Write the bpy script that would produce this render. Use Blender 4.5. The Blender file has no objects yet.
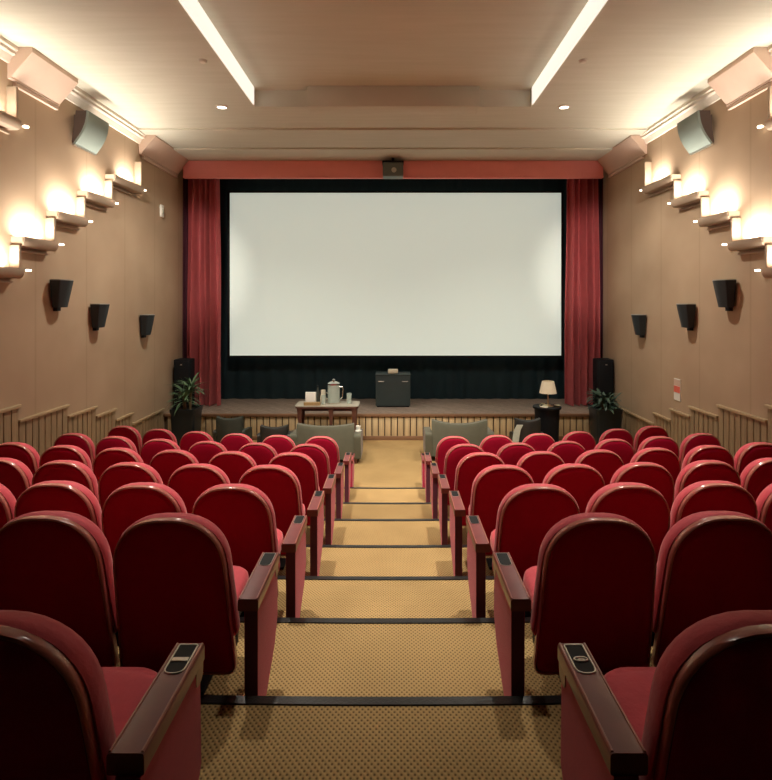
import bpy, bmesh, math, random
from mathutils import Vector, Matrix
random.seed(7)
PI = math.pi
S = bpy.context.scene
COL = S.collection
F, UC, VH, ZC = 540.0, 393.0, 300.0, 2.934     # focal length in px, vanishing column / row, eye height

# ------------------------------------------------------------------ materials
def mat(name, c, rough=.6, metal=0., noise=0., nscale=8., bump=0., bscale=60., sheen=0., coat=0., emit=None, estr=0., spec=None, trans=0.):
    m = bpy.data.materials.new(name); m.use_nodes = True
    nt = m.node_tree; b = nt.nodes['Principled BSDF']
    b.inputs['Base Color'].default_value = (*c, 1)
    b.inputs['Roughness'].default_value = rough; b.inputs['Metallic'].default_value = metal
    if sheen:
        b.inputs['Sheen Weight'].default_value = sheen
        b.inputs['Sheen Tint'].default_value = (1, .75, .7, 1)
        b.inputs['Sheen Roughness'].default_value = .4
    if coat: b.inputs['Coat Weight'].default_value = coat; b.inputs['Coat Roughness'].default_value = .2
    if spec is not None: b.inputs['Specular IOR Level'].default_value = spec
    if trans: b.inputs['Transmission Weight'].default_value = trans
    if emit: b.inputs['Emission Color'].default_value = (*emit, 1); b.inputs['Emission Strength'].default_value = estr
    if noise or bump:
        tc = nt.nodes.new('ShaderNodeTexCoord')
    if noise:
        n = nt.nodes.new('ShaderNodeTexNoise'); n.inputs['Scale'].default_value = nscale; n.inputs['Detail'].default_value = 4
        nt.links.new(tc.outputs['Object'], n.inputs['Vector'])
        mx = nt.nodes.new('ShaderNodeMix'); mx.data_type = 'RGBA'
        mx.inputs[6].default_value = (*[x*(1-noise) for x in c], 1); mx.inputs[7].default_value = (*[min(1, x*(1+noise)) for x in c], 1)
        nt.links.new(n.outputs['Fac'], mx.inputs[0]); nt.links.new(mx.outputs[2], b.inputs['Base Color'])
    if bump:
        n2 = nt.nodes.new('ShaderNodeTexNoise'); n2.inputs['Scale'].default_value = bscale; n2.inputs['Detail'].default_value = 3
        nt.links.new(tc.outputs['Object'], n2.inputs['Vector'])
        bp = nt.nodes.new('ShaderNodeBump'); bp.inputs['Strength'].default_value = bump; bp.inputs['Distance'].default_value = .01
        nt.links.new(n2.outputs['Fac'], bp.inputs['Height']); nt.links.new(bp.outputs[0], b.inputs['Normal'])
    return m

def nodes(m): return m.node_tree.nodes, m.node_tree.links, m.node_tree.nodes['Principled BSDF']

def carpet_mat():
    m = mat('woven_carpet', (.3, .19, .08), .95, spec=.1)
    N, L, b = nodes(m)
    tc = N.new('ShaderNodeTexCoord'); sx = N.new('ShaderNodeSeparateXYZ'); L.new(tc.outputs['Object'], sx.inputs[0])
    def mth(op, a, bb=None):
        n = N.new('ShaderNodeMath'); n.operation = op
        for i, v in enumerate((a, bb)):
            if v is None: continue
            if isinstance(v, (int, float)): n.inputs[i].default_value = v
            else: L.new(v, n.inputs[i])
        return n.outputs[0]
    p = mth('SINE', mth('MULTIPLY', sx.outputs[0], 2*PI/.023))
    q = mth('SINE', mth('MULTIPLY', sx.outputs[1], 2*PI/.028))
    w = mth('MULTIPLY', p, q)
    r = N.new('ShaderNodeValToRGB'); L.new(mth('MULTIPLY_ADD', w, .5), r.inputs[0])
    r.inputs[0].default_value = .5
    # MULTIPLY_ADD third input
    for n in N:
        if n.type == 'MATH' and n.operation == 'MULTIPLY_ADD': n.inputs[2].default_value = .5
    e = r.color_ramp.elements
    e[0].position = .08; e[0].color = (.15, .09, .04, 1)
    e[1].position = .45; e[1].color = (.45, .295, .125, 1)
    no = N.new('ShaderNodeTexNoise'); no.inputs['Scale'].default_value = 2.2; L.new(tc.outputs['Object'], no.inputs['Vector'])
    mx = N.new('ShaderNodeMix'); mx.data_type = 'RGBA'; mx.blend_type = 'MULTIPLY'; mx.inputs[0].default_value = .35
    L.new(r.outputs[0], mx.inputs[6]); L.new(no.outputs['Fac'], mx.inputs[7]); L.new(mx.outputs[2], b.inputs['Base Color'])
    bp = N.new('ShaderNodeBump'); bp.inputs['Strength'].default_value = .5; bp.inputs['Distance'].default_value = .004
    L.new(w, bp.inputs['Height']); L.new(bp.outputs[0], b.inputs['Normal'])
    return m

def wall_mat():
    m = mat('tan_fabric_wall', (.46, .32, .205), .85, spec=.25)
    N, L, b = nodes(m)
    tc = N.new('ShaderNodeTexCoord')
    br = N.new('ShaderNodeTexWave'); br.bands_direction = 'Y'; br.inputs['Scale'].default_value = .26; br.inputs['Distortion'].default_value = 0
    L.new(tc.outputs['Object'], br.inputs[0])
    r = N.new('ShaderNodeValToRGB'); L.new(br.outputs['Fac'], r.inputs[0])
    r.color_ramp.elements[0].position = 0; r.color_ramp.elements[0].color = (.385, .278, .18, 1)
    r.color_ramp.elements[1].position = .0012; r.color_ramp.elements[1].color = (.43, .312, .208, 1)
    no = N.new('ShaderNodeTexNoise'); no.inputs['Scale'].default_value = 1.3; L.new(tc.outputs['Object'], no.inputs['Vector'])
    mx = N.new('ShaderNodeMix'); mx.data_type = 'RGBA'; mx.blend_type = 'SOFT_LIGHT'; mx.inputs[0].default_value = .25
    L.new(r.outputs[0], mx.inputs[6]); L.new(no.outputs['Fac'], mx.inputs[7]); L.new(mx.outputs[2], b.inputs['Base Color'])
    return m

def ceil_mat():
    m = mat('ceiling_plaster', (.68, .63, .53), .8, spec=.2)
    N, L, b = nodes(m)
    tc = N.new('ShaderNodeTexCoord'); mp = N.new('ShaderNodeMapping'); mp.inputs['Scale'].default_value = (.5, 6, 1)
    L.new(tc.outputs['Object'], mp.inputs[0])
    no = N.new('ShaderNodeTexNoise'); no.inputs['Scale'].default_value = 2; no.inputs['Detail'].default_value = 5; L.new(mp.outputs[0], no.inputs['Vector'])
    r = N.new('ShaderNodeValToRGB'); L.new(no.outputs['Fac'], r.inputs[0])
    r.color_ramp.elements[0].position = .3; r.color_ramp.elements[0].color = (.60, .58, .475, 1)
    r.color_ramp.elements[1].position = .7; r.color_ramp.elements[1].color = (.645, .625, .525, 1)
    L.new(r.outputs[0], b.inputs['Base Color'])
    return m

def plank_mat(name, c1, c2, gap, w, l, rot=0.):
    m = mat(name, c1, .5)
    N, L, b = nodes(m)
    tc = N.new('ShaderNodeTexCoord'); mp = N.new('ShaderNodeMapping'); mp.inputs['Rotation'].default_value = (0, 0, rot)
    L.new(tc.outputs['Object'], mp.inputs[0])
    br = N.new('ShaderNodeTexBrick'); L.new(mp.outputs[0], br.inputs['Vector'])
    br.inputs['Color1'].default_value = (*c1, 1); br.inputs['Color2'].default_value = (*c2, 1); br.inputs['Mortar'].default_value = (*gap, 1)
    br.inputs['Scale'].default_value = 1; br.inputs['Mortar Size'].default_value = .004
    br.inputs['Brick Width'].default_value = l; br.inputs['Row Height'].default_value = w
    no = N.new('ShaderNodeTexNoise'); no.inputs['Scale'].default_value = 9; no.inputs['Detail'].default_value = 6; L.new(mp.outputs[0], no.inputs['Vector'])
    mx = N.new('ShaderNodeMix'); mx.data_type = 'RGBA'; mx.blend_type = 'SOFT_LIGHT'; mx.inputs[0].default_value = .5
    L.new(br.outputs['Color'], mx.inputs[6]); L.new(no.outputs['Fac'], mx.inputs[7]); L.new(mx.outputs[2], b.inputs['Base Color'])
    return m

def slat_mat(name, c, axis, pitch=.134):
    m = mat(name, c, .55)
    N, L, b = nodes(m)
    tc = N.new('ShaderNodeTexCoord'); mp = N.new('ShaderNodeMapping')
    mp.inputs['Scale'].default_value = (30, 30, 1.5)
    L.new(tc.outputs['Object'], mp.inputs[0])
    no = N.new('ShaderNodeTexNoise'); no.inputs['Scale'].default_value = 1; no.inputs['Detail'].default_value = 5; L.new(mp.outputs[0], no.inputs['Vector'])
    r = N.new('ShaderNodeValToRGB'); L.new(no.outputs['Fac'], r.inputs[0])
    r.color_ramp.elements[0].position = .3; r.color_ramp.elements[0].color = (*[x*.75 for x in c], 1)
    r.color_ramp.elements[1].position = .7; r.color_ramp.elements[1].color = (*[x*1.1 for x in c], 1)
    L.new(r.outputs[0], b.inputs['Base Color'])
    return m

M = dict(
    wall=wall_mat(), ceil=ceil_mat(), carpet=carpet_mat(),
    white=mat('cream_plaster', (.74, .67, .57), .7, noise=.05), striplight=mat('linear_light_diffuser', (.8, .76, .68), .6, noise=.02, emit=(1, .95, .84), estr=.90),
    pink=mat('beige_pink_plaster', (.62, .46, .36), .75, noise=.06),
    trimwood=mat('ledge_paint', (.40, .30, .21), .6, noise=.08),
    slat=slat_mat('oak_slats', (.55, .40, .22), 'x'), slatdark=mat('groove_backing', (.10, .06, .03), .8, noise=.2),
    wains=slat_mat('wainscot_oak', (.36, .25, .14), 'y'), wainscap=mat('oak_capping', (.42, .30, .17), .5, noise=.15, nscale=20),
    parquet=plank_mat('stage_parquet', (.27, .21, .165), (.21, .16, .125), (.07, .05, .035), .09, .55, PI/4),
    edge=mat('stage_edge_wood', (.20, .10, .05), .5, noise=.2),
    nosing=mat('black_nosing', (.012, .011, .011), .32, bump=.2, bscale=120, noise=.3),
    pad=mat('red_plush', (.53, .050, .070), .75, noise=.18, nscale=14, bump=.25, bscale=35, sheen=.35),
    shell=mat('red_back_cloth', (.38, .006, .034), .9, noise=.12, nscale=30, bump=.1, bscale=250, spec=.12),
    rim=mat('polished_edge', (.42, .13, .10), .2, noise=.15, nscale=30, coat=.4),
    armwood=mat('mahogany', (.16, .022, .022), .38, noise=.25, nscale=18, coat=.25),
    armedge=mat('mahogany_edge', (.33, .10, .07), .3, noise=.2, nscale=18, coat=.3),
    panel=mat('red_side_cloth', (.44, .022, .060), .8, noise=.12, nscale=40, bump=.15, bscale=300, sheen=.2),
    black=mat('matt_black', (.007, .008, .010), .6, noise=.2, spec=.2), blackgloss=mat('black_plastic', (.006, .006, .007), .5, noise=.2, spec=.15),
    silver=mat('brushed_metal', (.55, .52, .46), .3, metal=1., noise=.15, nscale=60),
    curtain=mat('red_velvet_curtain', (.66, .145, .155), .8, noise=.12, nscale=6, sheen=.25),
    shadeplum=mat('shade_plum_velvet', (.085, .012, .028), .85, noise=.12, nscale=6, sheen=.1),  # plum tone stands for red cloth in shadow
    valance=mat('coral_valance_cloth', (.82, .29, .27), .8, noise=.06, nscale=5, sheen=.2),
    navy=mat('blue_black_masking', (.014, .040, .050), .75, noise=.2, nscale=3),
    screen=mat('screen_vinyl_glow', (.66, .72, .66), .75, noise=.02, nscale=2, emit=(.86, .98, .86), estr=.43),  # emission stands in for projector light on the white surface
    speaker=mat('speaker_grille_black', (.012, .018, .022), .55, noise=.2, nscale=200, bump=.3, bscale=400),
    speakertop=mat('speaker_top_lit', (.28, .28, .26), .45, noise=.1),  # paler colour stands for uplight glow on the caps
    grey=mat('grey_green_grille', (.20, .24, .21), .6, noise=.12, nscale=300, bump=.3, bscale=500),
    greycab=mat('dark_cabinet', (.07, .045, .035), .6, noise=.15),
    bulb=mat('lit_lens', (1, .9, .75), .4, noise=.02, emit=(1, .88, .70), estr=5),
    tube=mat('lit_tube', (1, .9, .8), .4, noise=.02, emit=(1, .80, .62), estr=5),
    olive=mat('olive_upholstery', (.095, .095, .064), .8, noise=.15, nscale=10, bump=.1, sheen=.2),
    darkseat=mat('dark_brown_leather', (.022, .020, .017), .5, noise=.2, nscale=12, bump=.1),
    darkgreen=mat('dark_green_cloth', (.030, .036, .026), .7, noise=.2, nscale=12, bump=.1),
    pot=mat('blue_black_glazed_pot', (.007, .015, .021), .35, noise=.2),
    soil=mat('potting_soil', (.02, .013, .008), .95, noise=.4, nscale=60),
    leaf=mat('green_leaf', (.10, .18, .09), .5, noise=.4, nscale=9), leaf2=mat('blue_green_leaf', (.055, .10, .07), .5, noise=.4, nscale=9),
    bark=mat('pale_stem', (.22, .17, .09), .8, noise=.3, nscale=30),
    tabletop=mat('pale_table_top', (.36, .33, .26), .35, noise=.08), tablewood=mat('dark_table_leg', (.10, .035, .02), .45, noise=.25, nscale=25),
    glass=mat('cloudy_glass', (.72, .80, .72), .12, trans=.6, noise=.01), steel=mat('polished_steel', (.7, .7, .66), .2, metal=1., noise=.08),
    paper=mat('off_white_card', (.75, .73, .66), .7, noise=.04), tray=mat('amber_tray', (.30, .19, .08), .5, noise=.25, nscale=30),
    ceramic=mat('cream_ceramic', (.68, .62, .48), .35, noise=.05), shade=mat('linen_shade', (.75, .66, .48), .85, noise=.05, nscale=40, emit=(1, .83, .55), estr=.12),
    chrome=mat('pale_brass', (.65, .55, .35), .28, metal=1., noise=.1),
    teal=mat('dark_teal_case', (.030, .046, .046), .45, noise=.15), label=mat('red_print', (.75, .14, .09), .6, noise=.05),
    cloth=mat('pale_blue_cloth', (.48, .50, .42), .85, noise=.1, nscale=20), projector=mat('grey_projector_case', (.12, .14, .12), .45, noise=.1),
)

# ------------------------------------------------------------------ mesh helpers
def obj(name, bm, m, parent=None, smooth=40):
    me = bpy.data.meshes.new(name)
    bmesh.ops.recalc_face_normals(bm, faces=bm.faces[:])
    bm.to_mesh(me); bm.free()
    if smooth:
        for p in me.polygons: p.use_smooth = True
        me.set_sharp_from_angle(angle=math.radians(smooth))
    o = bpy.data.objects.new(name, me); COL.objects.link(o)
    me.materials.append(M[m])
    if parent: o.parent = parent
    return o
def tag(o, label, cat, group=None):
    o['label'] = label; o['category'] = cat
    if group: o['group'] = group
    return o
def thing(name, label, cat, loc=(0, 0, 0), rz=0, group=None):
    o = bpy.data.objects.new(name, None); COL.objects.link(o)
    o.empty_display_size = .1
    o.location = loc; o.rotation_euler = (0, 0, rz)
    return tag(o, label, cat, group)
def struct(name, bm, m, smooth=40):
    o = obj(name, bm, m, None, smooth); o['kind'] = 'structure'; return o
def box(bm, x0, x1, y0, y1, z0, z1, bev=0., rot=None):
    v = [bm.verts.new(p) for p in ((x0, y0, z0), (x1, y0, z0), (x1, y1, z0), (x0, y1, z0), (x0, y0, z1), (x1, y0, z1), (x1, y1, z1), (x0, y1, z1))]
    fs = [bm.faces.new([v[i] for i in q]) for q in ((0, 3, 2, 1), (4, 5, 6, 7), (0, 1, 5, 4), (1, 2, 6, 5), (2, 3, 7, 6), (3, 0, 4, 7))]
    if bev:
        es = list({e for f in fs for e in f.edges})
        r = bmesh.ops.bevel(bm, geom=es, offset=bev, segments=2, affect='EDGES', profile=.5)
    return bm
def BX(*a, **k):
    return box(bmesh.new(), *a, **k)
def loft(bm, rings, cap0=True, cap1=True, closed=True):
    R = [[bm.verts.new(p) for p in r] for r in rings]
    n = len(R[0])
    for a, b in zip(R, R[1:]):
        for i in range(n if closed else n-1):
            j = (i+1) % n
            bm.faces.new((a[i], a[j], b[j], b[i]))
    if cap0: bm.faces.new(R[0][::-1])
    if cap1: bm.faces.new(R[-1])
    return bm
def lathe(bm, prof, c=(0, 0, 0), n=24, cap=True):
    rings = [[(c[0]+r*math.cos(2*PI*i/n), c[1]+r*math.sin(2*PI*i/n), c[2]+z) for i in range(n)] for r, z in prof]
    return loft(bm, rings, cap, cap)
def tube(bm, pts, r, n=8, r1=None):
    pts = [Vector(p) for p in pts]; rings = []
    for i, p in enumerate(pts):
        t = (pts[min(i+1, len(pts)-1)] - pts[max(i-1, 0)]).normalized()
        up = Vector((0, 0, 1)) if abs(t.z) < .95 else Vector((0, 1, 0))
        a = t.cross(up).normalized(); b = a.cross(t)
        rr = r if r1 is None else r + (r1-r)*i/(len(pts)-1)
        rings.append([p + rr*(math.cos(2*PI*k/n)*a + math.sin(2*PI*k/n)*b) for k in range(n)])
    return loft(bm, rings)
def roundpoly(corners, seg=7):
    """corners: list of (x, y, r) -> rounded closed outline"""
    out = []; n = len(corners)
    for i in range(n):
        P = Vector(corners[i][:2]); A = Vector(corners[i-1][:2]); B = Vector(corners[(i+1) % n][:2]); r = corners[i][2]
        if r == 0: out.append(P); continue
        p0 = P + (A-P).normalized()*r; p1 = P + (B-P).normalized()*r
        for k in range(seg+1):
            t = k/seg
            # between quadratic and circular
            out.append((1-t)**2*p0 + 2*t*(1-t)*P + t*t*p1)
    return out
def prism(bm, poly, axis, a, b):
    """extrude 2-D outline between a and b along axis ('x': poly is (y,z); 'y': (x,z); 'z': (x,y))"""
    f = {'x': lambda p, t: (t, p[0], p[1]), 'y': lambda p, t: (p[0], t, p[1]), 'z': lambda p, t: (p[0], p[1], t)}[axis]
    return loft(bm, [[f(p, a) for p in poly], [f(p, b) for p in poly]])
def pillow(bm, poly, layers, fn, c=None):
    """layers: (scale_x, scale_y, depth) of a closed outline"""
    if c is None:
        c = (sum(p[0] for p in poly)/len(poly), sum(p[1] for p in poly)/len(poly))
    return loft(bm, [[fn(c[0]+(p[0]-c[0])*sx, c[1]+(p[1]-c[1])*sy, d) for p in poly] for sx, sy, d in layers])
def mirrored(bm):
    for v in bm.verts: v.co.x *= -1
    bmesh.ops.reverse_faces(bm, faces=bm.faces[:])
    return bm
def dup(root, loc, rz, label, group=None):
    r = root.copy(); COL.objects.link(r); r.location = loc; r.rotation_euler = (0, 0, rz); r['label'] = label
    if group: r['group'] = group
    for ch in list(root.children):
        c = ch.copy(); COL.objects.link(c); c.parent = r
        for g in list(ch.children):
            d = g.copy(); COL.objects.link(d); d.parent = c
    return r
def light(name, kind, loc, power, color, parent=None, rot=(0, 0, 0), **k):
    l = bpy.data.lights.new(name, kind); l.energy = power; l.color = color
    for a, v in k.items(): setattr(l, a, v)
    o = bpy.data.objects.new(name, l); COL.objects.link(o); o.location = loc; o.rotation_euler = rot
    if parent: o.parent = parent
    return o

# ------------------------------------------------------------------ room shell
W, YB, YF, ZT = 4.8, -2.6, 13.2, ZC+3.15
ROWS = 'ABCDEFG'
YROW = [1.23, 2.27, 3.17, 4.15, 5.15, 6.19, 7.35]
ZROW = [1.315, 1.139, .959, .774, .589, .394, .19]
RROW = [32, 30, 28, 24, 19, 14.5, 12]
EDGE = [2.19, 3.03, 3.84, 4.74, 5.76, 6.75, 7.88]
REDGE = [31, 29, 26, 22, 17, 13.5, 12]
PITCH = [.54, .54, .54, .555, .585, .60, .60]
NSEAT = [2, 3, 4, 6, 6, 6, 6]
DX = [-.035, -.035, -.042, -.052, -.062, -.07, -.075]

struct('wall_left', BX(-W-.2, -W, YB, YF, -.2, ZT+.5), 'wall')
struct('wall_right', BX(W, W+.2, YB, YF, -.2, ZT+.5), 'wall')
struct('wall_front', BX(-W, W, YF, YF+.2, -.2, ZT+.5), 'navy')
struct('wall_back', BX(-W, W, YB-.2, YB, -.2, ZT+.5), 'navy')
struct('floor', BX(-W, W, 7.0, YF, -.2, 0), 'carpet')
# curved terraces
xs = [-W + 2*W*i/48 for i in range(49)]
def arc(x, y, R): return y + x*x/(2*R)
for i in range(7):
    bm = bmesh.new()
    z = ZROW[i]
    zb = -.2
    front = [(x, arc(x, EDGE[i], REDGE[i])) for x in xs]
    y0 = YB if i == 0 else None
    back = [(x, YB if i == 0 else arc(x, EDGE[i-1], REDGE[i-1])) for x in xs]
    poly = [(x, y) for x, y in back] + [(x, y-.002) for x, y in reversed(front)]
    # columns of quads: top and front riser
    top_b = [bm.verts.new((x, y, z)) for x, y in back]; top_f = [bm.verts.new((x, y-.002, z)) for x, y in front]
    bot_b = [bm.verts.new((x, y, zb)) for x, y in back]; bot_f = [bm.verts.new((x, y-.002, zb)) for x, y in front]
    for k in range(48):
        bm.faces.new((top_b[k], top_b[k+1], top_f[k+1], top_f[k])); bm.faces.new((top_f[k], top_f[k+1], bot_f[k+1], bot_f[k]))
        bm.faces.new((bot_b[k], bot_f[k], bot_f[k+1], bot_b[k+1])); bm.faces.new((top_b[k], bot_b[k], bot_b[k+1], top_b[k+1]))
    bm.faces.new((top_b[0], top_f[0], bot_f[0], bot_b[0])); bm.faces.new((top_b[-1], bot_b[-1], bot_f[-1], top_f[-1]))
    struct('floor', bm, 'carpet', 30)
    # black step nosing that follows the edge
    bm = bmesh.new(); rings = []
    for x, y in front:
        rings.append([(x, y-.038, z), (x, y-.036, z+.006), (x, y+.006, z+.006), (x, y+.010, z), (x, y+.010, z-.028), (x, y, z-.028), (x, y, z)])
    loft(bm, rings)
    struct('trim_%d' % (i+1), bm, 'nosing', 30)

# unseen overhang added to keep ambient light off the nearest seat backs
struct('trim_90', BX(-W, W, YB, 2.0, ZC+1.75, ZT-.01), 'navy')
# ceiling: outer plane, raised tray, two shallow drops in front of the stage
bm = bmesh.new()
TX, TY, TZ = 2.25, 8.8, .27
def quad(*p): bm.faces.new([bm.verts.new(q) for q in p])
for sx in (-1, 1):
    quad((sx*TX, YB, ZT), (sx*W, YB, ZT), (sx*W, TY, ZT), (sx*TX, TY, ZT))
    quad((sx*TX, YB, ZT), (sx*TX, TY, ZT), (sx*TX, TY, ZT+TZ), (sx*TX, YB, ZT+TZ))
quad((-TX, YB, ZT+TZ), (TX, YB, ZT+TZ), (TX, TY, ZT+TZ), (-TX, TY, ZT+TZ))
quad((-TX, TY, ZT), (TX, TY, ZT), (TX, TY, ZT+TZ), (-TX, TY, ZT+TZ))
zz = ZT
for ya, yb in ((TY, 9.9), (9.9, 11.05), (11.05, YF)):
    quad((-W, ya, zz), (W, ya, zz), (W, yb, zz), (-W, yb, zz))
    quad((-W, yb, zz), (W, yb, zz), (W, yb, zz-.035), (-W, yb, zz-.035)); zz -= .035
for p in [(-W, W)]:
    quad((-W, YB, ZT+.5), (W, YB, ZT+.5), (W, YF, ZT+.5), (-W, YF, ZT+.5))
struct('ceiling', bm, 'ceil', 0)
struct('trim_8', BX(-1.38, 1.38, 8.62, 9.0, ZT-.06, ZT+TZ-.002, bev=.006), 'ceil')
# white cove strip on the tray's inner cheeks
for i, s in enumerate((-1, 1)):
    struct('trim_%d' % (9+i), BX(min(s*TX, s*(TX-.02)), max(s*TX, s*(TX-.02)), 5.2, TY-.12, ZT-.012, ZT+TZ-.004, bev=.004), 'striplight')

# cornices and wedge coves
n_tr = 11
for s in (-1, 1):
    bm = bmesh.new()
    prof = [(0, 0), (.14, 0), (.14, -.05), (.11, -.06), (.11, -.10), (.07, -.115), (.04, -.17), (.03, -.20), (0, -.20)]
    loft(bm, [[(s*(W-a), y, ZT+b-.001) for a, b in prof] for y in (2.0, 11.0)])
    struct('trim_%d' % n_tr, bm, 'white', 30); n_tr += 1
    for ya, yb in ((6.72, 7.70), (10.2, 11.95), (3.2, 4.2)):
        bm = bmesh.new()
        prof = [(0, .0), (.31, .0), (.31, -.06), (.05, -.36), (.05, -.385), (0, -.385)]
        loft(bm, [[(s*(W-a), y, ZT+b-.003) for a, b in prof] for y in (ya, yb)])
        box(bm, *sorted((s*W, s*(W-.045))), ya+.10, yb-.02, ZT-.45, ZT-.40)
        struct('trim_%d' % n_tr, bm, 'pink', 30); n_tr += 1

# ------------------------------------------------------------------ wall uplights (a stepped run of ledges)
LEDGE = [(6.22, 6.97, 2.32, 2.765, 'beside the nearest ceiling cove'), (6.30, 7.02, .41, .80, 'lowest and nearest'), (7.02, 7.74, .83, 1.26, 'second from the bottom'),
         (7.74, 8.50, 1.28, 1.70, 'third from the bottom'), (8.50, 9.32, 1.72, 2.14, 'fourth from the bottom'), (9.32, 10.40, 2.17, 2.68, 'topmost and nearest the curtain')]
UPD = 14
UPT = math.radians(UPD)
WARM = (1, .91, .80)
for s in (-1, 1):
    side = 'left' if s < 0 else 'right'
    for i, (ya, yb, z, zn, where) in enumerate(LEDGE):
        ya, yb, z, zn = ya*.968, yb*.968, z*.968, zn*(.968 if zn < 2.6 else .99)
        t = thing('wall_uplight', 'beige ledge uplight on the %s wall, %s of the stepped run' % (side, where) if i else 'beige ledge uplight on the %s wall just below the nearest ceiling cove' % side,
                  'wall light', (s*W, ya, ZC+z), 0, 'stepped ledge uplights on the %s wall' % side)
        L = yb-ya
        bm = bmesh.new()
        prof = [(0, 0), (.02, 0), (.02, -.07), (.14, -.07), (.145, .0), (.16, .0), (.165, -.03), (.155, -.085), (.13, -.115), (.10, -.125), (0, -.125)]
        loft(bm, [[(-s*a, y, b) for a, b in prof] for y in (0, L)])
        box(bm, *sorted((0, -s*.15)), -.015, .012, -.08, -.002)
        obj('ledge', bm, 'trimwood', t, 30)
        obj('moulding', BX(*sorted((0, -s*.04)), .05, L-.03, -.185, -.16, bev=.004), 'trimwood', t)
        bm = bmesh.new()
        box(bm, *sorted((0, -s*.125)), L-.045, L, 0, zn-z-.085, bev=.006)
        fin = obj('fin', bm, 'trimwood', t)
        obj('fin_edge', BX(*sorted((0, -s*.10)), L+.001, L+.03, -.08, zn-z-.09, bev=.004), 'trimwood', t)
        obj('tube', tube(bmesh.new(), [(-s*.11, L*.25, -.05), (-s*.11, L-.08, -.05)], .012), 'tube', t)
        bm = lathe(bmesh.new(), [(.002, -.014), (.032, -.014), (.036, .0), (.028, .010), (.002, .010)], (-s*.07, L+.21, -.01), 12)
        obj('spot_lens', bm, 'bulb', t)
        obj('spot_arm', BX(*sorted((0, -s*.06)), L+.19, L+.23, -.012, .004), 'trimwood', t)
        light('uplight_lamp', 'AREA', (-s*.105, L-.40, -.02), (9, 21, 21, 21, 19, 14)[i], WARM, t, (PI, s*UPT, 0), shape='RECTANGLE', size=.06, size_y=.46, spread=math.radians(150))

# ------------------------------------------------------------------ wainscot
WN = [(YB, 4.2, -.75), (4.2, 5.6, -1.0), (5.6, 6.97, -1.335), (6.97, 8.02, -1.53), (8.02, 8.78, -1.70), (8.78, 9.4, -1.86), (9.4, 10.0, -2.055), (10.0, 11.28, -2.255)]
for s in (-1, 1):
    for ya, yb, zt in WN:
        if ya > YB: ya *= .988
        yb *= .988 if yb < 11 else .995
        bm = bmesh.new()
        n = max(1, round((yb-ya)/.13)); p = (yb-ya)/n
        box(bm, *sorted((s*W, s*(W-.015))), ya, yb, .0, ZC+zt-.03)
        for k in range(n):
            box(bm, *sorted((s*(W-.015), s*(W-.030))), ya+k*p+.010, ya+(k+1)*p-.010, 0, ZC+zt-.035)
        struct('trim_%d' % n_tr, bm, 'wains', 30); n_tr += 1
        struct('trim_%d' % n_tr, BX(*sorted((s*W, s*(W-.055))), ya, yb+.02, ZC+zt-.04, ZC+zt, bev=.005), 'wainscap'); n_tr += 1

# ------------------------------------------------------------------ stage
SY, SZ = 11.3, .548
st = thing('stage', 'low timber stage with slatted oak front below the screen', 'stage', (0, SY, 0))
obj('stage_floor', BX(-W+.001, W-.001, 0.02, YF-SY-.02, SZ-.03, SZ), 'parquet', st)
obj('stage_body', BX(-W+.001, W-.001, .035, YF-SY-.02, 0.0, SZ-.03), 'slatdark', st)
bm = bmesh.new(); k = int(9.5/.134)
for i in range(k):
    x = -4.73 + i*.134
    box(bm, x+.012, x+.122, .008, .036, .08, SZ-.055, bev=.004)
obj('slatted_front', bm, 'slat', st)
obj('edge_board', BX(-W+.001, W-.001, -.025, .06, SZ-.055, SZ+.002, bev=.008), 'edge', st)
obj('base_board', BX(-W+.001, W-.001, -.005, .034, 0, .085, bev=.004), 'edge', st)

# screen, masking, curtains, valance
def wx(u, y): return (u-UC)*y/F
def wz(v, y): return ZC + (VH-v)*y/F
Y = 12.75
sc = thing('cinema_screen', 'large blank off-white cinema screen on the front wall', 'screen', (0, Y, 0))
x0, x1, z0, z1 = wx(230, Y), wx(561, Y), wz(355.5, Y), wz(193, Y)
obj('screen_surface', BX(x0, x1, -.01, .01, z0, z1), 'screen', sc)
bm = bmesh.new()
fr = [(-.05, .02), (-.05, -.03), (.0, -.03), (.0, .02)]
box(bm, x0-.05, x0, -.03, .05, z0-.05, z1+.05); box(bm, x1, x1+.05, -.03, .05, z0-.05, z1+.05)
box(bm, x0, x1, -.03, .05, z1, z1+.05); box(bm, x0, x1, -.03, .05, z0-.05, z0)
obj('screen_frame', bm, 'black', sc)
bm = bmesh.new()
for xx in (x0+1.2, 0, x1-1.2): box(bm, xx-.04, xx+.04, .011, .22, z0+.3, z0+.4); box(bm, xx-.04, xx+.04, .011, .22, z1-.4, z1-.3)
obj('wall_bracket', bm, 'black', sc)

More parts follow.
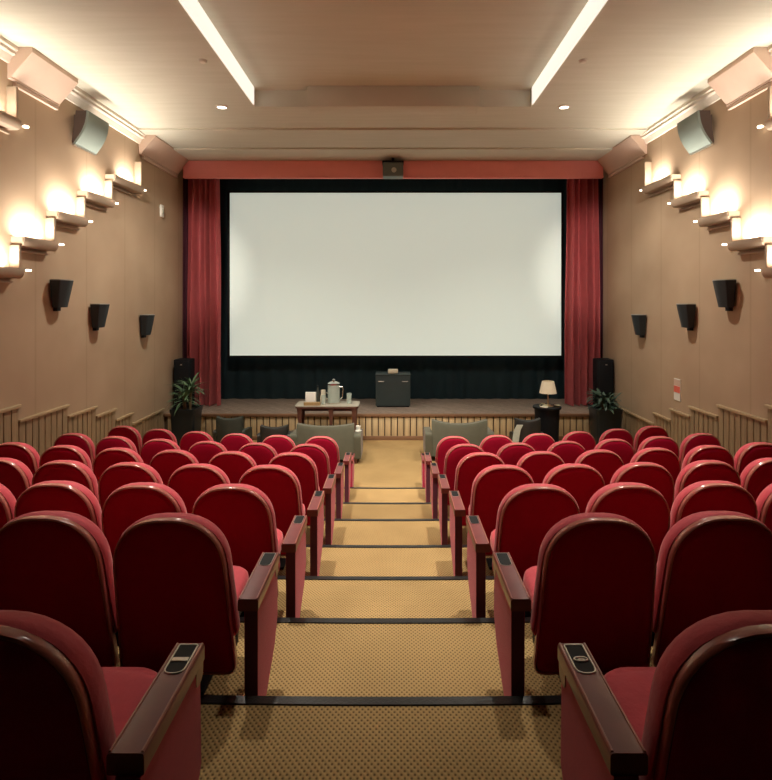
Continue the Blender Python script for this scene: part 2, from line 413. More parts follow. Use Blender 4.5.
def drape(name, m, x0, x1, z0, z1, y, nf, amp, label, cat, taper=0., seed=1, parent=None, group=None):
    rnd = random.Random(seed); bm = bmesh.new(); n = nf*10; ph = [rnd.uniform(.7, 1.3) for _ in range(nf+1)]
    acc = [0]
    for i in range(nf): acc.append(acc[-1]+ph[i])
    rows = []
    for j in range(13):
        t = j/12; z = z1+(z0-z1)*t; row = []
        for i in range(n+1):
            f = i/n; k = f*nf
            kk = int(min(k, nf-1e-6)); x = (acc[kk] + (k-kk)*ph[kk])/acc[-1]
            yy = math.sin(k*2*PI)*amp*(.55+.45*t)*(.6+.5*ph[kk]) + .3*amp*math.sin(k*PI*1.3+t*2)
            ex = taper*t*(x-.5)
            row.append(bm.verts.new((x0+(x1-x0)*(x+ex) + .008*math.sin(7*t+k), y+yy, z)))
        rows.append(row)
    for a, b in zip(rows, rows[1:]):
        for i in range(n): bm.faces.new((a[i], a[i+1], b[i+1], b[i]))
    bmesh.ops.solidify(bm, geom=bm.faces[:], thickness=.008)
    o = obj(name, bm, m, parent, 60)
    if label: tag(o, label, cat, group)
    return o
for s in (-1, 1):
    side = 'left' if s < 0 else 'right'
    yc = 12.2
    c = thing('stage_curtain', 'gathered red velvet curtain hanging %s of the screen' % side, 'curtain', (0, 0, 0), 0, 'stage curtains')
    a, b = (wx(188, yc), wx(219.5, yc)) if s < 0 else (wx(567, yc), wx(599, yc))
    drape('drape', 'curtain', a, b, SZ+.02, wz(177, yc), yc, 5, .13, None, None, .12, 3+s, c)
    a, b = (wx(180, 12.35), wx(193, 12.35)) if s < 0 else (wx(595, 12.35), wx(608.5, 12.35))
    d = drape('outer_drape', 'shadeplum', a, b, SZ+.02, wz(170, 12.35), 12.36, 3, .04, None, None, 0, 8+s, c); d['label'] = 'outer fold coloured dark plum for shadow beside the wall'  # darker copy of the red curtain, shadow put into its colour
vz0, vz1 = wz(178, 11.9), ZT-.075
va = thing('valance', 'coral red cloth valance across the top of the stage opening', 'valance', (0, 11.9, 0))
obj('valance_board', BX(wx(183, 11.9), wx(603.5, 11.9), 0, .10, vz0, vz1, bev=.01), 'valance', va)
obj('hem', BX(wx(183, 11.9), wx(603.5, 11.9), -.006, .0, vz0, vz0+.05, bev=.002), 'valance', va)
obj('valance_return', BX(wx(184, 11.9), wx(603, 11.9), .10, .14, vz0+.03, vz1), 'black', va)
drape('masking_drape', 'navy', -4.3, 4.3, SZ+.004, ZT-.075, 13.02, 26, .022, 'blue-black masking drape hanging behind and below the screen', 'curtain', 0, 5)

# projector box on the valance
p = thing('projector', 'small grey box projector hung at the middle of the coral valance', 'projector', (wx(393, 11.75), 11.72, wz(178, 11.75)))
obj('case', BX(-.22, .22, -.15, .15, 0, .30, bev=.02), 'projector', p)
obj('top_plate', BX(-.23, .23, -.16, .14, .30, .335, bev=.006), 'black', p)
obj('lens', lathe(bmesh.new(), [(.05, -.02), (.055, .02), (.03, .02), (.03, .0), (.002, 0)], (0, 0, 0), 16), 'silver', p).matrix_local = Matrix.Translation((.02, -.155, .13)) @ Matrix.Rotation(PI/2, 4, 'X')
obj('hanger', BX(-.03, .03, -.02, .02, .335, ZT-.075-wz(178, 11.75)), 'black', p)

# ------------------------------------------------------------------ theatre seats
def make_seat(name, side, aisle, plate=False, AZ=.568):
    """side -1: left block (outer side is -x)"""
    t = thing(name, 'x', 'seat', (0, 0, 0), 0, 'red theatre seats')
    H, Z0, SH = .872, .13, .20          # top height, bottom of back, rake
    def dome(pl):
        out = []
        for x, z in pl:
            f = max(0, min(1, (z-.55)/(H-.55))); out.append((x, z + .026*f*f*(1-(x/.25)**2) - .012*f))
        return out
    poly = dome(roundpoly([(-.266, Z0, .05), (.266, Z0, .05), (.234, H, .20), (-.234, H, .20)], 9))
    fn = lambda x, z, d: (x, (H-z)*SH + d, z)
    cc = (0, .55)
    up = dome(roundpoly([(-.266, .30, .05), (.266, .30, .05), (.235, H, .20), (-.235, H, .20)], 9))
    bm = pillow(bmesh.new(), up, [(.93, .95, .002), (.985, .985, -.004), (1, 1, .008), (1, .998, .026), (.992, .988, .046), (.965, .965, .066), (.90, .91, .080), (.70, .74, .090), (.4, .45, .095), (.08, .1, .097)], fn, (0, .60))
    obj('back_cushion', bm, 'pad', t, 60)
    bm = pillow(bmesh.new(), poly, [(.2, .2, -.048), (.6, .62, -.046), (.82, .85, -.042), (.92, .94, -.034), (.945, .965, -.022), (.945, .965, .004)], fn, cc)
    obj('back_shell', bm, 'shell', t, 60)
    # polished bent edge round the shell
    path = [(cc[0]+(x-cc[0])*.945, cc[1]+(z-cc[1])*.965) for x, z in poly]
    k0 = 11; path = path[k0:] + path[:k0]      # start at the bottom right corner
    path = [q for q in path]
    bm = bmesh.new(); rings = []
    for i, q in enumerate(path):
        x, z = q
        dx, dz = x-cc[0], z-.58; l = math.hypot(dx, dz); dx, dz = dx/l, dz/l
        rings.append([fn(x+dx*a, z+dz*a, d) for a, d in ((-.006, -.022), (-.005, -.032), (.001, -.036), (.0075, -.031), (.0095, -.018), (.0085, .002), (-.006, .004))])
    loft(bm, rings + [rings[0]], False, False)
    bmesh.ops.remove_doubles(bm, verts=bm.verts[:], dist=1e-5)
    obj('back_edge', bm, 'rim', t, 50)
    # seat cushion
    q = roundpoly([(-.212, .19, .04), (.212, .19, .04), (.212, .57, .10), (-.212, .57, .10)], 6)
    tilt = lambda x, y, z: (x, y, z + (y-.16)*.07)
    bm = pillow(bmesh.new(), q, [(.80, .82, .27), (.95, .95, .275), (1, 1, .30), (1, 1, .335), (.975, .975, .363), (.90, .90, .38), (.6, .6, .392), (.1, .1, .395)], tilt, (0, .40))
    obj('seat_cushion', bm, 'pad', t, 60)
    obj('seat_pan', prism(bmesh.new(), roundpoly([(-.20, .18, .03), (.20, .18, .03), (.19, .55, .06), (-.19, .55, .06)], 4), 'z', .24, .285), 'black', t)
    # beam and pedestal
    bm = BX(-.22, .22, .22, .28, .18, .245, bev=.01)
    obj('beam', bm, 'black', t)
    bm = BX(-.035, .035, .225, .275, .02, .23); box(bm, -.09, .09, .17, .33, 0, .022, bev=.006)
    obj('pedestal', bm, 'black', t)
    # shared slim armrest on the outer side
    xo = side*.27
    bm = prism(bmesh.new(), roundpoly([(.23, AZ-.03, .008), (.44, AZ-.03, .02), (.44, AZ, .02), (.23, AZ, .008)], 3), 'x', xo-.020, xo+.020)
    obj('armrest', bm, 'armwood', t)
    bm = prism(bmesh.new(), [(.25, AZ-.03), (.40, AZ-.03), (.39, .40), (.32, .06), (.35, 0), (.22, 0), (.25, .1)], 'x', xo-.014, xo+.014)
    obj('side_panel', bm, 'panel', t)
    if aisle:
        xa, xb = -side*.310, -side*.394           # arm inner / outer face
        lo, hi = min(xa, xb), max(xa, xb)
        xm = (lo+hi)/2
        bm = prism(bmesh.new(), roundpoly([(lo, AZ-.05, .006), (hi, AZ-.05, .006), (hi, AZ, .010), (lo, AZ, .010)], 3), 'y', -.055 if not plate else -.03, .355)
        prism(bm, roundpoly([(.30, AZ-.10, .02), (.355, AZ-.10, .03), (.355, AZ-.05, 0), (.30, AZ-.05, 0)], 4), 'x', lo+.004, hi-.004)
        cap = obj('aisle_armrest', bm, 'armwood', t)
        bm = bmesh.new()
        for xx in (lo+.006, hi-.006): tube(bm, [(xx, -.050 if not plate else -.026, AZ-.001), (xx, .353, AZ-.001)], .0042, 6)
        obj('edge_bead', bm, 'armedge', cap)
        u = roundpoly([(xm-.027, .225, .024), (xm+.027, .225, .024), (xm+.027, .345, .006), (xm-.027, .345, .006)], 5)
        obj('cup_holder', prism(bmesh.new(), u, 'z', AZ-.02, AZ+.0015), 'blackgloss', cap)
        bm = bmesh.new(); pts = [(x, y, AZ+.001) for x, y in u]; tube(bm, pts+[pts[0]], .0026 if plate else .0012, 6)
        obj('holder_rim', bm, 'silver', cap)
        bm = bmesh.new()
        if plate and side < 0:
            bm = BX(xm-.023, xm+.023, .272, .288, AZ+.001, AZ+.004, bev=.001)
        elif plate:
            bm = tube(bmesh.new(), [(xm+.019*math.cos(a), .280+.0085*math.sin(a), AZ+.003) for a in [2*PI*i/16 for i in range(17)]], .0022, 6)
            box(bm, xm-.008, xm+.010, .278, .2815, AZ+.001, AZ+.0035)
        if plate: obj('seat_plate', bm, 'silver', cap)
        else: bm.free()
        bm = prism(bmesh.new(), [(-.035, AZ-.05), (.335, AZ-.05), (.345, .27), (.28, .17), (.04, 0), (-.035, 0)], 'x', min(xb+side*.006, xb+side*.062), max(xb+side*.006, xb+side*.062))
        obj('aisle_panel', bm, 'panel', t)
        bm = prism(bmesh.new(), [(-.038, AZ-.055), (-.032, AZ-.055), (-.032, 0.005), (-.038, .005)], 'x', min(xb+side*.008, xb+side*.060), max(xb+side*.008, xb+side*.060))
        obj('panel_back', bm, 'shadeplum', t)  # unlit back edge, its shade put into a dark plum colour
    return t

ORD = ['first', 'second', 'third', 'fourth', 'fifth', 'sixth']
ROWN = ['nearest row', 'second nearest row', 'third nearest row', 'middle row', 'third row from the stage', 'second row from the stage', 'row closest to the stage']
for s in (-1, 1):
    side = 'left' if s < 0 else 'right'
    protoA = make_seat('theatre_seat', s, True); protoN = make_seat('theatre_seat', s, True, True, .612); protoM = make_seat('theatre_seat', s, False)
    usedA = usedM = False
    for i in range(7):
        for k in range(NSEAT[i]):
            x = .912 + k*PITCH[i]
            y = arc(x, YROW[i], RROW[i]) - .912**2/(2*RROW[i])
            rz = s*.12*x/RROW[i] if k else 0
            loc = (s*x + DX[i], y, ZROW[i])
            if k == 0: label = 'red plush theatre seat with aisle armrest, %s, %s of the aisle' % (ROWN[i], side)
            else: label = 'red plush theatre seat, %s from the aisle, %s, %s block' % (ORD[k], ROWN[i], side)
            pr = (protoN if i == 0 else protoA) if k == 0 else protoM
            if (k == 0 and (i == 0 or not usedA)) or (k and not usedM):
                pr.location = loc; pr.rotation_euler = (0, 0, rz); pr['label'] = label
                if k == 0: usedA = i > 0
                else: usedM = True
            else: dup(pr, loc, rz, label)
# lone arm posts at the foot of the aisle
for s in (-1, 1):
    side = 'left' if s < 0 else 'right'
    t = thing('end_post', 'red armrest post standing alone in front of the first row, %s of the aisle' % side, 'armrest', (s*.56-.08, 8.12, 0), 0, 'red end posts')
    obj('armrest', BX(-.045, .045, -.06, .33, .49, .54, bev=.01), 'armwood', t)
    bm = prism(bmesh.new(), [(-.05, .49), (.32, .49), (.33, .25), (.27, .15), (.06, 0), (-.05, 0)], 'x', -.034, .034)
    obj('side_panel', bm, 'panel', t)
    obj('cup_holder', BX(-.026, .026, .21, .31, .53, .5415, bev=.001), 'blackgloss', t)

# ------------------------------------------------------------------ wall speakers
for s in (-1, 1):
    side = 'left' if s < 0 else 'right'
    for (u, v), sz, where in (((64, 294), 1.0, 'nearest and highest of three'), ((102, 316), .97, 'middle of three'), ((149, 325), 1.0, 'farthest and lowest of three')):
        yy = (W-.13)*F/(UC-u); z = ZC + (W-.13)*(VH-v)/(UC-u)
        t = thing('wall_speaker', 'small black tapered speaker on the %s wall, %s' % (side, where), 'speaker', (s*W, yy, z), 0, 'small speakers on the %s wall' % side)
        bm = bmesh.new()
        rings = []
        for zz, w_, d in ((-.19*sz, .115, .12), (.19*sz, .165, .20)):
            w_ *= sz
            pl = roundpoly([(0, -w_, 0), (d*.72, -w_, .02), (d, 0, .05), (d*.72, w_, .02), (0, w_, 0)], 4)
            rings.append([(-s*(x+.03), y, zz) for x, y in pl])
        loft(bm, rings); obj('cabinet', bm, 'speaker', t)
        bm = bmesh.new()
        pl = roundpoly([(0, -.165*sz, 0), (.145, -.165*sz, .02), (.205, 0, .05), (.145, .165*sz, .02), (0, .165*sz, 0)], 4)
        prism(bm, [(-s*(x+.03), y) for x, y in pl], 'z', .191*sz, .203*sz)
        obj('top_cap', bm, 'speakertop', t)
        obj('bracket', BX(*sorted((0, -s*.06)), -.04, .04, -.24*sz, -.10), 'black', t)
    # large surround speaker under the cornice
    t = thing('surround_speaker', 'large grey curved-front loudspeaker tilted down from the %s wall below the cornice' % side, 'speaker', (s*W, 8.0, ZC+2.31), 0, 'large surround speakers')
    cur = [(.06+(.27-.06)*f + .055*math.sin(PI*f), .50*f) for f in [k/8 for k in range(9)]]
    P = lambda pl: [(-s*a, b) for a, b in pl]
    def side_prism(pl, ya, yb):
        return loft(bmesh.new(), [[(-s*a, y, z) for a, z in pl] for y in (ya, yb)])
    obj('cabinet', side_prism([(.04, .04)] + cur + [(.10, .50)], 0, .55), 'greycab', t, 30)
    obj('grille', side_prism([(a-.004, z) for a, z in cur] + [(a+.028, z-.012) for a, z in cur[::-1]], -.012, .562), 'grey', t, 30)
    obj('lower_lip', side_prism([(.045, -.005), (.09, -.018), (.10, -.002), (.05, .012)], -.014, .564), 'silver', t, 30)
    obj('bracket', side_prism([(-.005, .05), (.10, .10), (.12, .40), (-.005, .49)], .12, .43), 'greycab', t, 30)

# wall plate and notice
t = thing('wall_plate', 'small white plate high on the left wall near the curtain', 'wall plate', (-W, 11.17, ZC+1.84))
obj('plate', BX(0, .04, -.065, .065, -.125, .125, bev=.01), 'paper', t)
obj('button', BX(.04, .052, -.03, .03, -.05, .05, bev=.006), 'cloth', t)
t = thing('wall_notice', 'small red and white notice on the right wall above the wainscot', 'notice', (W, 9.1, ZC-1.5))
obj('board', BX(-.015, 0, -.10, .10, -.19, .17), 'paper', t)
obj('red_panel', BX(-.018, -.015, -.095, .095, -.06, .05), 'label', t)
obj('pink_panel', BX(-.018, -.015, -.095, .095, .06, .16), 'pink', t)

# ------------------------------------------------------------------ ceiling downlights and detectors
DL = [(-2.79, 8.8, 55, True), (2.79, 8.8, 55, True)]
def downlight(x, y, z, label, power, blend=.6, size=80):
    t = thing('ceiling_downlight', label, 'downlight', (x, y, z), 0, 'ceiling downlights')
    obj('ring', lathe(bmesh.new(), [(.075, 0), (.105, 0), (.105, -.012), (.075, -.018)], (0, 0, 0), 20, False), 'white', t)
    obj('lens', lathe(bmesh.new(), [(.002, -.004), (.078, -.004), (.078, -.009), (.002, -.009)], (0, 0, 0), 20), 'bulb', t)
    light('downlight_lamp', 'SPOT', (0, 0, -.03), power, (1, .93, .81), t, spot_size=math.radians(size), spot_blend=blend, shadow_soft_size=.07)
downlight(-2.79, 8.8, ZT, 'small lit recessed downlight in the ceiling left of the tray', 640, .8, 130)
downlight(2.79, 8.8, ZT, 'small lit recessed downlight in the ceiling right of the tray', 640, .8, 130)
for i, (x, y, pw) in enumerate(((-1.5, 4.9, 1000), (1.5, 4.9, 1000), (0, 3.6, 160))):  # extra downlights out of view, added to light aisle and seats
    downlight(x, y, ZT+TZ, 'added out-of-view downlight in the raised ceiling tray, %s' % ('left of the aisle', 'right of the aisle', 'over the aisle')[i], pw, .7, 75)
for s in (-1, 1):  # unseen spotlights added to brighten the stage front and curtains
    for px, tgt, pw, cone, what in ((1.3, (s*.75, 9.4, 0), 1350, 48, 'front of the stage'), (3.3, (s*4.65, 12.2, 3.8), 1700, 24, 'stage curtain')):
        t = thing('added_spotlight', 'added out-of-view spotlight in the %s aimed at the %s, %s side' % ('raised ceiling tray' if px < 2 else 'ceiling outside the tray', what, 'left' if s < 0 else 'right'), 'spotlight', (s*px, 5.9 if px < 2 else 5.3, ZT+TZ if px < 2 else ZT), 0, 'added stage spotlights')
        obj('ring', lathe(bmesh.new(), [(.075, 0), (.115, 0), (.115, -.015), (.075, -.02)], n=20, cap=False), 'white', t)
        obj('lens', lathe(bmesh.new(), [(.002, -.004), (.078, -.004), (.078, -.012), (.002, -.012)], n=20), 'bulb', t)
        d = Vector(tgt) - Vector(t.location)
        light('added_spot_lamp', 'SPOT', (0, 0, -.05), pw, (1, .93, .81), t, d.to_track_quat('-Z', 'Y').to_euler(), spot_size=math.radians(cone), spot_blend=.9, shadow_soft_size=.08)
for s in (-1, 1):
    t = thing('smoke_detector', 'tiny white smoke detector on the ceiling %s of the tray' % ('left' if s < 0 else 'right'), 'detector', (s*2.5, 7.1, ZT))
    obj('body', lathe(bmesh.new(), [(.05, 0), (.05, -.015), (.035, -.03), (.002, -.032)], n=16), 'white', t)
    obj('rim', lathe(bmesh.new(), [(.045, 0), (.056, 0), (.056, -.008), (.045, -.008)], n=16, cap=False), 'paper', t)

# ------------------------------------------------------------------ furniture in front of the stage
# console table
Y = 10.45
t = thing('console_table', 'pale-topped console table with dark legs in front of the stage', 'table', (wx(326.5, Y), Y, 0))
HT = ZC - (406-VH)*Y/F
bm = prism(bmesh.new(), roundpoly([(-.62, 0, .06), (.62, 0, .06), (.62, .52, .06), (-.62, .52, .06)], 4), 'z', HT-.02, HT)
obj('table_top', bm, 'tabletop', t)
obj('edge_band', prism(bmesh.new(), roundpoly([(-.615, .005, .06), (.615, .005, .06), (.615, .515, .06), (-.615, .515, .06)], 4), 'z', HT-.05, HT-.02), 'tablewood', t)
for xx, yy in ((-.53, .07), (.53, .07), (-.53, .45), (.53, .45), (.08, .07)):
    bm = bmesh.new()
    loft(bm, [[(xx+a*w_, yy+b*w_, z) for a, b in ((-1, -1), (1, -1), (1, 1), (-1, 1))] for z, w_ in ((0, .02), (HT-.3, .03), (HT-.05, .05))])
    obj('leg', bm, 'tablewood', t)
obj('rail', BX(-.52, .52, .06, .085, HT-.11, HT-.05), 'tablewood', t)
TT, TXc, TYc = HT, wx(326.5, Y), Y
def onT(x, y): return (TXc+x, TYc+y, TT)
pj = thing('glass_pitcher', 'tall clear glass pitcher with steel lid on the console table', 'pitcher', onT(.11, .27))
obj('body', lathe(bmesh.new(), [(.002, 0), (.115, 0), (.12, .02), (.12, .36), (.10, .38), (.094, .38), (.112, .35), (.112, .03), (.002, .02)], n=24), 'glass', pj)
obj('lid', lathe(bmesh.new(), [(.002, .375), (.125, .378), (.125, .40), (.07, .43), (.02, .44), (.03, .47), (.002, .49)], n=20), 'steel', pj)
obj('core', lathe(bmesh.new(), [(.002, .025), (.05, .025), (.05, .37), (.002, .37)], n=16), 'cloth', pj)
obj('handle', tube(bmesh.new(), [(.118, 0, .33), (.17, 0, .33), (.19, 0, .27), (.17, 0, .12), (.118, 0, .08)], .012), 'steel', pj)
obj('base_ring', lathe(bmesh.new(), [(.121, .0), (.126, .0), (.126, .03), (.121, .03)], n=24, cap=False), 'steel', pj)
gl = thing('water_glass', 'small clear water glass right of the tall pitcher', 'glass', onT(.42, .22))
obj('bowl', lathe(bmesh.new(), [(.002, 0), (.045, 0), (.05, .21), (.046, .21), (.041, .015), (.002, .015)], n=20), 'glass', gl)
obj('base', lathe(bmesh.new(), [(.002, .0), (.047, .0), (.047, .012), (.002, .012)], n=20), 'steel', gl)
gl = thing('water_glass', 'small clear tumbler at the front, left of the tall pitcher', 'glass', onT(-.08, .16))
obj('bowl', lathe(bmesh.new(), [(.002, 0), (.04, 0), (.045, .18), (.041, .18), (.037, .012), (.002, .012)], n=20), 'glass', gl)
obj('base', lathe(bmesh.new(), [(.002, .0), (.042, .0), (.042, .012), (.002, .012)], n=20), 'steel', gl)
cb = thing('card_box', 'white card box standing on the left end of the console table', 'box', onT(-.34, .25))
obj('carton', BX(-.10, .10, -.06, .06, 0, .22, bev=.005), 'paper', cb)
obj('flap', BX(-.10, .10, -.062, .0, .22, .228), 'paper', cb)
tr = tag(obj('biscuit_tray', prism(bmesh.new(), roundpoly([(TXc-.45, TYc+.03, .02), (TXc-.13, TYc+.03, .02), (TXc-.13, TYc+.13, .02), (TXc-.45, TYc+.13, .02)], 3), 'z', TT, TT+.055), 'tray'), 'low amber tray along the front of the console table', 'tray')
bo = thing('bottle', 'dark bottle standing between the white box and the pitcher', 'bottle', onT(-.22, .36))
obj('body', lathe(bmesh.new(), [(.002, 0), (.045, 0), (.045, .20), (.018, .26), (.018, .31), (.002, .31)], n=18), 'darkgreen', bo)
obj('cap', lathe(bmesh.new(), [(.002, .31), (.02, .31), (.02, .335), (.002, .335)], n=14), 'black', bo)
mg = thing('cream_jug', 'cream ceramic jug on the console table beside the dark bottle', 'jug', onT(-.11, .36))
obj('body', lathe(bmesh.new(), [(.002, 0), (.05, 0), (.065, .08), (.045, .19), (.05, .25), (.043, .25), (.038, .19), (.002, .1)], n=18), 'ceramic', mg)
obj('handle', tube(bmesh.new(), [(.05, 0, .2), (.10, 0, .18), (.10, 0, .09), (.062, 0, .07)], .009), 'ceramic', mg)

# armchairs
def armchair(u, y, w, h, ha, m, label, dep=.72, name='armchair', rz=0, dip=.03):
    t = thing(name, label, 'armchair', (wx(u, y), y, 0), rz)
    hw = w/2
    # back that wraps into the corners
    bm = bmesh.new(); rings = []
    n = 14
    for i in range(n+1):
        f = -1+2*i/n
        x = f*hw*.80; yb = .10*f*f; top = h - dip*(1-f*f)
        rings.append([(x, yb, .10), (x*1.02, yb-.05, top-.06), (x*1.02, yb-.03, top), (x, yb+.06, top+.008), (x*.98, yb+.12, top-.03), (x*.95, yb+.15, .10)])
    loft(bm, rings); obj('backrest', bm, m, t, 60)
    for s in (-1, 1):
        bm = prism(bmesh.new(), roundpoly([(.10, .08, .03), (dep, .08, .03), (dep, ha, .08), (.04, ha+.05, .08)], 5), 'x', min(s*hw*.80, s*hw), max(s*hw*.80, s*hw))
        obj('arm', bm, m, t, 50)
    q = roundpoly([(-hw*.79, .17, .04), (hw*.79, .17, .04), (hw*.79, dep-.02, .06), (-hw*.79, dep-.02, .06)], 4)
    obj('seat_cushion', pillow(bmesh.new(), q, [(.95, .95, .14), (1, 1, .18), (1, 1, .34), (.96, .95, .39), (.6, .6, .41), (.1, .1, .41)], lambda x, y, z: (x, y, z)), m, t, 60)
    for sx in (-1, 1):
        for yy in (.13, dep-.08):
            obj('leg', lathe(bmesh.new(), [(.002, 0), (.018, 0), (.026, .11), (.002, .11)], (sx*hw*.86, yy, 0), 10), 'tablewood', t)
    return t
armchair(325, 9.55, 1.26, .72, .50, 'olive', 'olive green armchair left of the aisle, below the console table')
armchair(460, 9.7, 1.24, .76, .50, 'olive', 'olive green armchair right of the aisle, in front of the slatted stage', dip=.06)
armchair(228, 10.15, .60, .72, .42, 'darkgreen', 'dark green low armchair between the left plant pot and the console table', .6)
armchair(273, 9.95, .62, .60, .40, 'darkseat', 'dark low armchair just left of the olive green armchair', .6)
armchair(529, 10.0, .58, .72, .42, 'darkseat', 'dark brown round-backed armchair in front of the black lamp pedestal', .36)
# white cup on the arm, pale cloth
cp = thing('white_cup', 'small white cup standing on the arm of the left olive armchair', 'cup', (wx(325, 9.55)+.565, 9.92, .532))
obj('cup', lathe(bmesh.new(), [(.002, 0), (.032, 0), (.045, .09), (.04, .09), (.028, .01), (.002, .01)], n=16), 'paper', cp)
obj('saucer', lathe(bmesh.new(), [(.002, -.002), (.055, -.002), (.06, .006), (.002, .006)], n=16), 'paper', cp)
bm = bmesh.new(); x = wx(515, 9.95)
loft(bm, [[(x-.075+.0*z, 9.93, z), (x+.03, 9.93, z), (x+.03, 9.955, z), (x-.075, 9.955, z)] for z in (0.0, .2)] and
     [[(x-.10+dx, 9.90, z), (x+.02+dx*.9, 9.90, z), (x+.02+dx*.9, 9.93, z), (x-.10+dx, 9.93, z)] for z, dx in ((0, 0), (.2, .03), (.4, .05), (.55, .08), (.64, .13))])
tag(obj('folded_cloth', bm, 'cloth'), 'pale folded cloth leaning on the dark brown round-backed armchair', 'cloth')

# lamp pedestal and lamp
Y = 10.6; lx = wx(547, Y); ph = .85
t = thing('lamp_pedestal', 'round black pedestal table carrying the cream lamp', 'table', (lx, Y, 0))
obj('drum', lathe(bmesh.new(), [(.002, 0), (.22, 0), (.225, .4), (.24, ph-.04), (.002, ph-.04)], n=28), 'black', t)
obj('top', lathe(bmesh.new(), [(.002, ph-.04), (.27, ph-.04), (.275, ph-.02), (.27, ph), (.002, ph)], n=28), 'black', t)
l = thing('table_lamp', 'cream-shaded table lamp on the round black pedestal', 'lamp', (lx+.02, Y, ph))
obj('base', lathe(bmesh.new(), [(.002, 0), (.11, 0), (.11, .015), (.03, .035), (.012, .05), (.002, .05)], n=20), 'chrome', l)
obj('stem', lathe(bmesh.new(), [(.002, .04), (.014, .04), (.014, .32), (.002, .32)], n=12), 'chrome', l)
obj('lamp_shade', lathe(bmesh.new(), [(.165, .26), (.145, .36), (.115, .49), (.11, .49), (.14, .36), (.16, .26)], n=28, cap=False), 'shade', l)
obj('bulb', lathe(bmesh.new(), [(.002, .32), (.02, .33), (.03, .37), (.02, .40), (.002, .41)], n=12), 'ceramic', l)
d = thing('serving_dish', 'small pale round dish at the foot of the cream lamp', 'dish', (lx-.10, Y-.16, ph))
obj('plate', lathe(bmesh.new(), [(.002, 0), (.06, 0), (.085, .02), (.08, .02), (.002, .008)], n=20), 'ceramic', d)
obj('handle', tube(bmesh.new(), [(-.06, 0, .01), (-.09, 0, .05), (-.03, 0, .09), (.02, 0, .07)], .006), 'chrome', d)
d = thing('ash_bowl', 'small brass bowl right of the cream lamp base', 'bowl', (lx+.17, Y-.10, ph))
obj('bowl', lathe(bmesh.new(), [(.002, 0), (.04, 0), (.062, .04), (.057, .04), (.002, .01)], n=18), 'chrome', d)
obj('foot', lathe(bmesh.new(), [(.002, 0), (.035, 0), (.035, .006), (.002, .006)], n=18), 'chrome', d)

# black cabinet on the stage
Y = 12.0
bx = wx(393, Y); Yb = Y
t = thing('amplifier_cabinet', 'dark teal box cabinet standing on the stage below the screen', 'cabinet', (bx, Yb, SZ+.002))
obj('body', BX(-.385, .385, 0, .45, .03, .70, bev=.012), 'teal', t)
obj('top', BX(-.39, .39, -.008, .455, .70, .73, bev=.006), 'teal', t)
for s in (-1, 1): obj('handle', tube(bmesh.new(), [(s*.265-.06, -.0, .575), (s*.265-.05, -.02, .575), (s*.265+.05, -.02, .575), (s*.265+.06, 0, .575)], .009), 'silver', t)
obj('plinth', BX(-.36, .36, .02, .43, 0, .03), 'black', t)
d = thing('white_device', 'small off-white device on top of the dark teal cabinet', 'device', (bx, Yb+.14, SZ+.73))
obj('body', BX(-.11, .11, -.09, .09, .012, .10, bev=.02), 'ceramic', d)
obj('foot', BX(-.08, .08, -.07, .07, 0, .014), 'black', d)

# tall black stage speakers beside curtains
for s in (-1, 1):
    u = 183.5 if s < 0 else 604
    t = thing('stage_speaker', 'tall black loudspeaker behind the %s potted plant' % ('left' if s < 0 else 'right'), 'speaker', (wx(u, 11.75), 11.75, SZ+.002), 0, 'stage speakers')
    obj('cabinet', BX(-.17, .17, -.12, .22, .0, 1.10, bev=.02), 'black', t)
    obj('grille', BX(-.15, .15, -.132, -.12, .08, 1.06, bev=.004), 'black', t)
    obj('badge', BX(-.02, .02, -.136, -.132, .98, 1.0), 'silver', t)

# potted plants
def leafblade(bm, base, az, el, L, w, droop, n=6):
    d = Vector((math.cos(az), math.sin(az), 0)); sd = Vector((-math.sin(az), math.cos(az), 0))
    a = []
    p = Vector(base); e = el
    for i in range(n+1):
        f = i/n; ww = w*math.sin(PI*min(1, .12+.88*f))**.7 if i < n else .001
        a.append((bm.verts.new(p-sd*ww), bm.verts.new(p+Vector((0, 0, -.15*ww))), bm.verts.new(p+sd*ww)))
        p = p + (d*math.cos(e)+Vector((0, 0, math.sin(e))))*L/n; e -= droop/n
    for (l0, m0, r0), (l1, m1, r1) in zip(a, a[1:]):
        bm.faces.new((l0, m0, m1, l1)); bm.faces.new((m0, r0, r1, m1))
def pot(t, w, h):
    bm = bmesh.new()
    rings = []
    for k, z in ((.82, 0), (.96, h*.9), (1.0, h*.9), (1.02, h), (.92, h), (.88, h-.06)):
        rings.append([(p[0]*k, p[1]*k, z) for p in roundpoly([(-w, -w, .06), (w, -w, .06), (w, w, .06), (-w, w, .06)], 3)])
    loft(bm, rings, True, False); obj('pot', bm, 'pot', t)
    obj('soil', prism(bmesh.new(), roundpoly([(-w*.89, -w*.89, .05), (w*.89, -w*.89, .05), (w*.89, w*.89, .05), (-w*.89, w*.89, .05)], 3), 'z', h-.09, h-.05), 'soil', t)
rn = random.Random(11)
Y = 10.75
t = thing('potted_palm', 'spiky green potted palm in a dark pot beside the left curtain', 'plant', (wx(186.5, Y), Y, 0))
pot(t, .25, .80)
bm = bmesh.new()
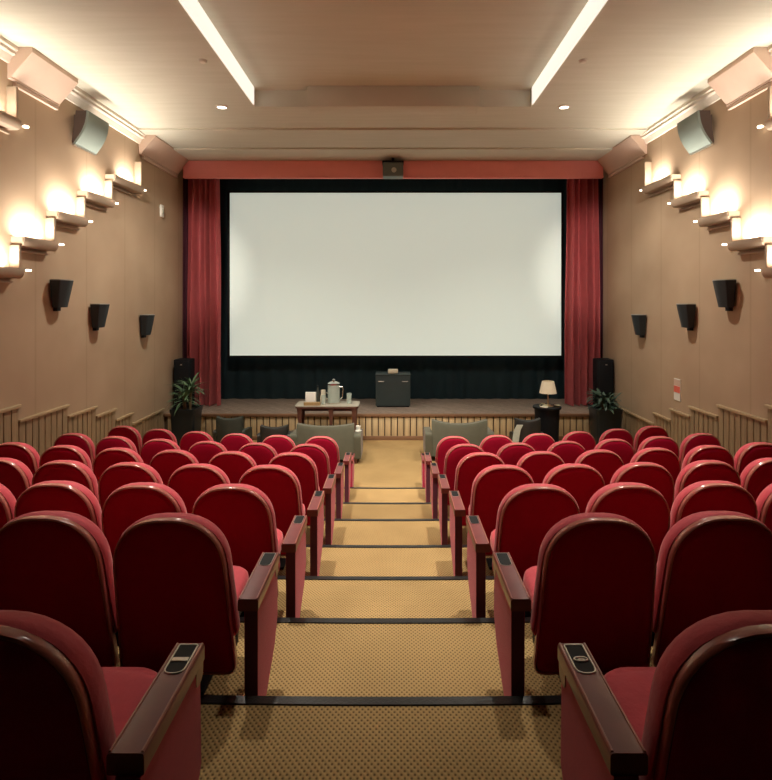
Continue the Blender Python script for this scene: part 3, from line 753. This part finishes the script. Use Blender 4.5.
for dx, dy, hh in ((-.05, 0, 1.05), (.06, .03, 1.18), (.0, -.06, .98)): tube(bm, [(dx, dy, .73), (dx*1.3, dy*1.3, hh)], .022, 8)
obj('stem', bm, 'bark', t)
bm = bmesh.new()
for dx, dy, hh in ((-.065, 0, 1.05), (.08, .04, 1.18), (.0, -.08, .98)):
    for i in range(34):
        leafblade(bm, (dx, dy, hh-.12+.15*i/34), rn.uniform(0, 2*PI), rn.uniform(.0, 1.35), rn.uniform(.28, .46), rn.uniform(.013, .022), rn.uniform(.6, 1.6))
obj('foliage', bm, 'leaf', t, 60)
t = thing('potted_shrub', 'bushy blue-green plant in a dark pot beside the right curtain', 'plant', (wx(605, Y), Y, 0))
pot(t, .26, .80)
bm = bmesh.new()
for k in range(5):
    a = 2*PI*k/5; tube(bm, [(0.04*math.cos(a), .04*math.sin(a), .74), (.12*math.cos(a), .12*math.sin(a), .98)], .012, 6)
obj('stem', bm, 'bark', t)
bm = bmesh.new()
for i in range(120):
    a = rn.uniform(0, 2*PI); r = rn.uniform(0, .17)
    leafblade(bm, (r*math.cos(a), r*math.sin(a), rn.uniform(.80, 1.02)), a+rn.uniform(-.5, .5), rn.uniform(-.1, 1.1), rn.uniform(.16, .34), rn.uniform(.022, .038), rn.uniform(.5, 1.5), 5)
obj('foliage', bm, 'leaf2', t, 60)

# ------------------------------------------------------------------ world, camera, view
w = bpy.data.worlds.new('World'); S.world = w; w.use_nodes = True
w.node_tree.nodes['Background'].inputs[0].default_value = (.02, .017, .014, 1)
cam = bpy.data.cameras.new('camera'); co = bpy.data.objects.new('camera', cam); COL.objects.link(co)
cam.sensor_fit = 'HORIZONTAL'; cam.sensor_width = 36; cam.lens = F/772*36
cam.shift_x = -(UC-386)/772; cam.shift_y = -(390-VH)/772
cam.clip_start = .05
co.location = (0, 0, ZC); co.rotation_euler = (PI/2, 0, 0)
S.camera = co
S.view_settings.view_transform = 'Standard'; S.view_settings.look = 'None'
S.view_settings.gamma = 1; S.view_settings.use_curve_mapping = False
S.view_settings.exposure = 0.0
